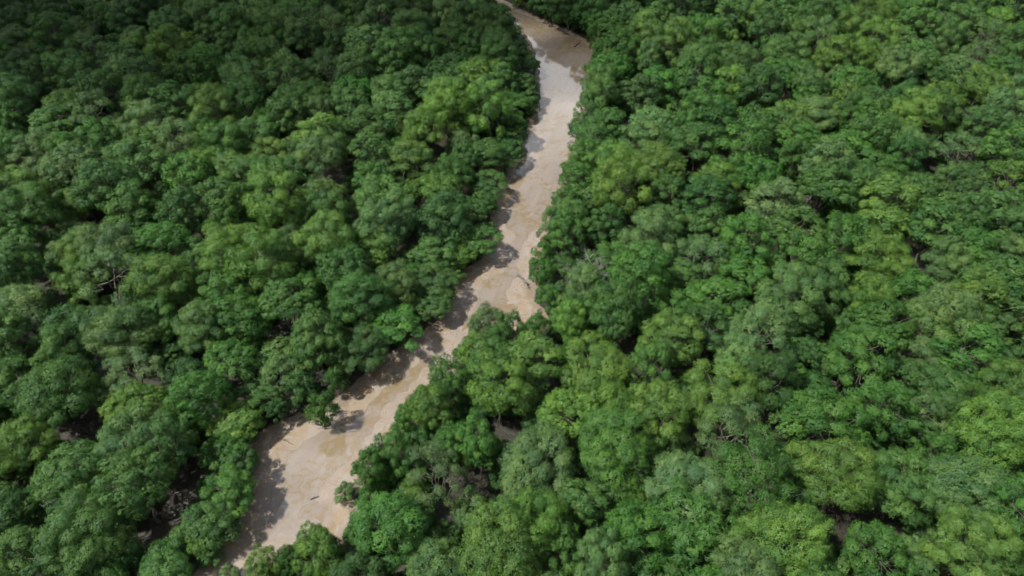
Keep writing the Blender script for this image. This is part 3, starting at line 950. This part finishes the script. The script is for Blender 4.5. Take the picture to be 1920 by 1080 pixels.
for px_, py_, w_, t_, lab_ in ((676, 1000, 60, 'g', 'rich green bush low on the near right bank below the sparse pale bush'),
                             (700, 945, 64, 'm', 'mid-green bush filling the near right bank behind the sparse pale bush'),
                             (730, 895, 56, 'y', 'yellow-green bush on the right bank, higher up than the sparse pale bush'),
                             (700, 1010, 54, 'd', 'dark green bush under the crowns at the near right bank')):
    lone(px_, py_, w_, t_, 'bank_bush', lab_, tall=1.1, var=int(px_) % 3)


# ------------------------------------------------------------------ dead trees, snags and driftwood
def dead_mesh(name, seed, height, spread, mat, lean=(0, 0), trunk_r=0.11, levels=4):
    rng = np.random.default_rng(seed)
    V, Q = [], []

    def grow(p, d, L, r, lev):
        e = p + d * L
        pts = bend(rng, p, e, 3, 0.16)
        path(V, Q, pts, r, r * 0.62, 5 if lev > 1 else 3)
        if lev <= 0:
            return
        for _ in range(int(rng.integers(3, 5))):
            nd = norm((d + rng.normal(0, spread, 3) + np.array((0, 0, 0.12)))[None])[0]
            start = p + (e - p) * rng.uniform(0.45, 1.0)
            grow(start, nd, L * rng.uniform(0.5, 0.78), r * 0.55, lev - 1)
    d0 = norm(np.array([[lean[0], lean[1], 1.0]]))[0]
    grow(np.array((0, 0, -0.3)), d0, height * 0.48, trunk_r, levels)
    return mesh_from(name, np.array(V), Q, None, mat, None, True)


def dead_tree(px, py, z, size, seed, label, name='dead_tree', lean=(0, 0), spread=0.62, levels=4):
    x, y, _, _ = at(px, py, z)
    o = obj(name, dead_mesh(name, seed, size, spread, M_DEAD, lean, 0.11 + 0.03 * (levels - 4), levels))
    o.location = (x, y, ground_z(x, y))
    tag(o, label, 'dead tree', 'bare dead trees')
    return o


dead_tree(1110, 516, 5.0, 10.0, 3, 'bare grey dead tree among rich green crowns beside the creek bend', spread=0.8, levels=5)
dead_tree(1072, 546, 3.6, 7.6, 8, 'lower bare grey dead tree next to the creek bend, before the taller one', spread=0.8, levels=5)
dead_tree(351, 190, 6.0, 9.6, 5, 'small bleached dead tree in the dark shaded woods, far back')
dead_tree(1880, 286, 6.0, 10.4, 12, 'forked bleached dead tree near the picture edge, far back on the right bank')
dead_tree(1826, 222, 6.0, 10.2, 15, 'thin bleached dead tree, farthest back on the right bank')
dead_tree(992, 528, 1.0, 4.6, 21, 'thin bare dead sapling leaning out over the creek mud', lean=(-0.5, 0.2), spread=0.75)
dead_tree(1690, 815, 3.0, 6.0, 27, 'pale dead tree standing in the gap in the near woods')
dead_tree(866, 838, 2.0, 4.6, 31, 'grey tangle of dead branches in a dark gap by the near creek')


def driftwood(px, py, length, r_, turn, label, seed):
    rng = np.random.default_rng(seed)
    V, Q = [], []
    pts = bend(rng, (-length / 2, 0, r_), (length / 2, 0, r_ * 1.3), 5, 0.10)
    path(V, Q, pts, r_, r_ * 0.55, 7)
    path(V, Q, bend(rng, pts[2], pts[2] + np.array((length * .22, length * .16, r_ * 1.2)), 2, .1), r_ * .45, r_ * .2, 5)
    o = obj('driftwood_log', mesh_from('driftwood_log', np.array(V), Q, None, M_LOG, None, True))
    x, y, _, _ = at(px, py, -0.35)
    o.location = (x, y, -0.36)
    o.rotation_euler = (0, 0, turn)
    tag(o, label, 'log', 'driftwood on the creek mud')
    return o


driftwood(590, 934, 1.1, 0.09, 0.4, 'short dark driftwood log lying on the near mud', 1)
driftwood(985, 14, 4.0, 0.16, 0.7, 'long dark snag lying in the farthest reach of the creek', 4)
driftwood(1082, 84, 3.2, 0.14, 1.0, 'dark forked snag in the ochre shallows at the far bend', 5)
driftwood(535, 828, 2.6, 0.08, -0.4, 'thin fallen branch on the pale mud near the lone bush', 6)

# ------------------------------------------------------------------ the cloud whose shadow lies over the far woods
def cloud():
    rng = np.random.default_rng(2)
    import bmesh
    up = 700.0
    k = up / -sd.z
    bm = bmesh.new()
    for gx_, gy_, rx, ry, rz_ in ((-165, 190, 78, 60, 36), (-95, 192, 84, 58, 40), (-26, 204, 66, 50, 34), (42, 232, 56, 40, 28), (90, 246, 42, 32, 22), (-60, 258, 140, 70, 44)):
        res = bmesh.ops.create_icosphere(bm, subdivisions=4, radius=1.0)
        for v in res['verts']:
            n = v.co.copy()
            f = 1 + 0.16 * math.sin(3.1 * n.x + gx_) * math.cos(2.7 * n.y + gy_) + 0.10 * math.sin(6.3 * n.y + 5.1 * n.z + gx_) + 0.06 * math.sin(11 * n.x + 9 * n.z)
            z = n.z * f * rz_
            v.co = (gx_ + n.x * f * rx - sd.x * k, gy_ + n.y * f * ry - sd.y * k, up + (z if z > 0 else z * 0.45))
    me = bpy.data.meshes.new('cloud')
    bm.to_mesh(me); bm.free()
    w = NT('cloud_vapour')
    pv = w.n('VolumePrincipled')
    pv.inputs['Color'].default_value = (0.95, 0.95, 0.96, 1)
    pv.inputs['Density'].default_value = 0.045
    w.link(pv.outputs[0], w.out.inputs['Volume'])
    me.materials.append(w.m)
    o = obj('cloud', me)
    tag(o, 'small fair-weather cloud that shades the far woods', kind='stuff')


cloud()
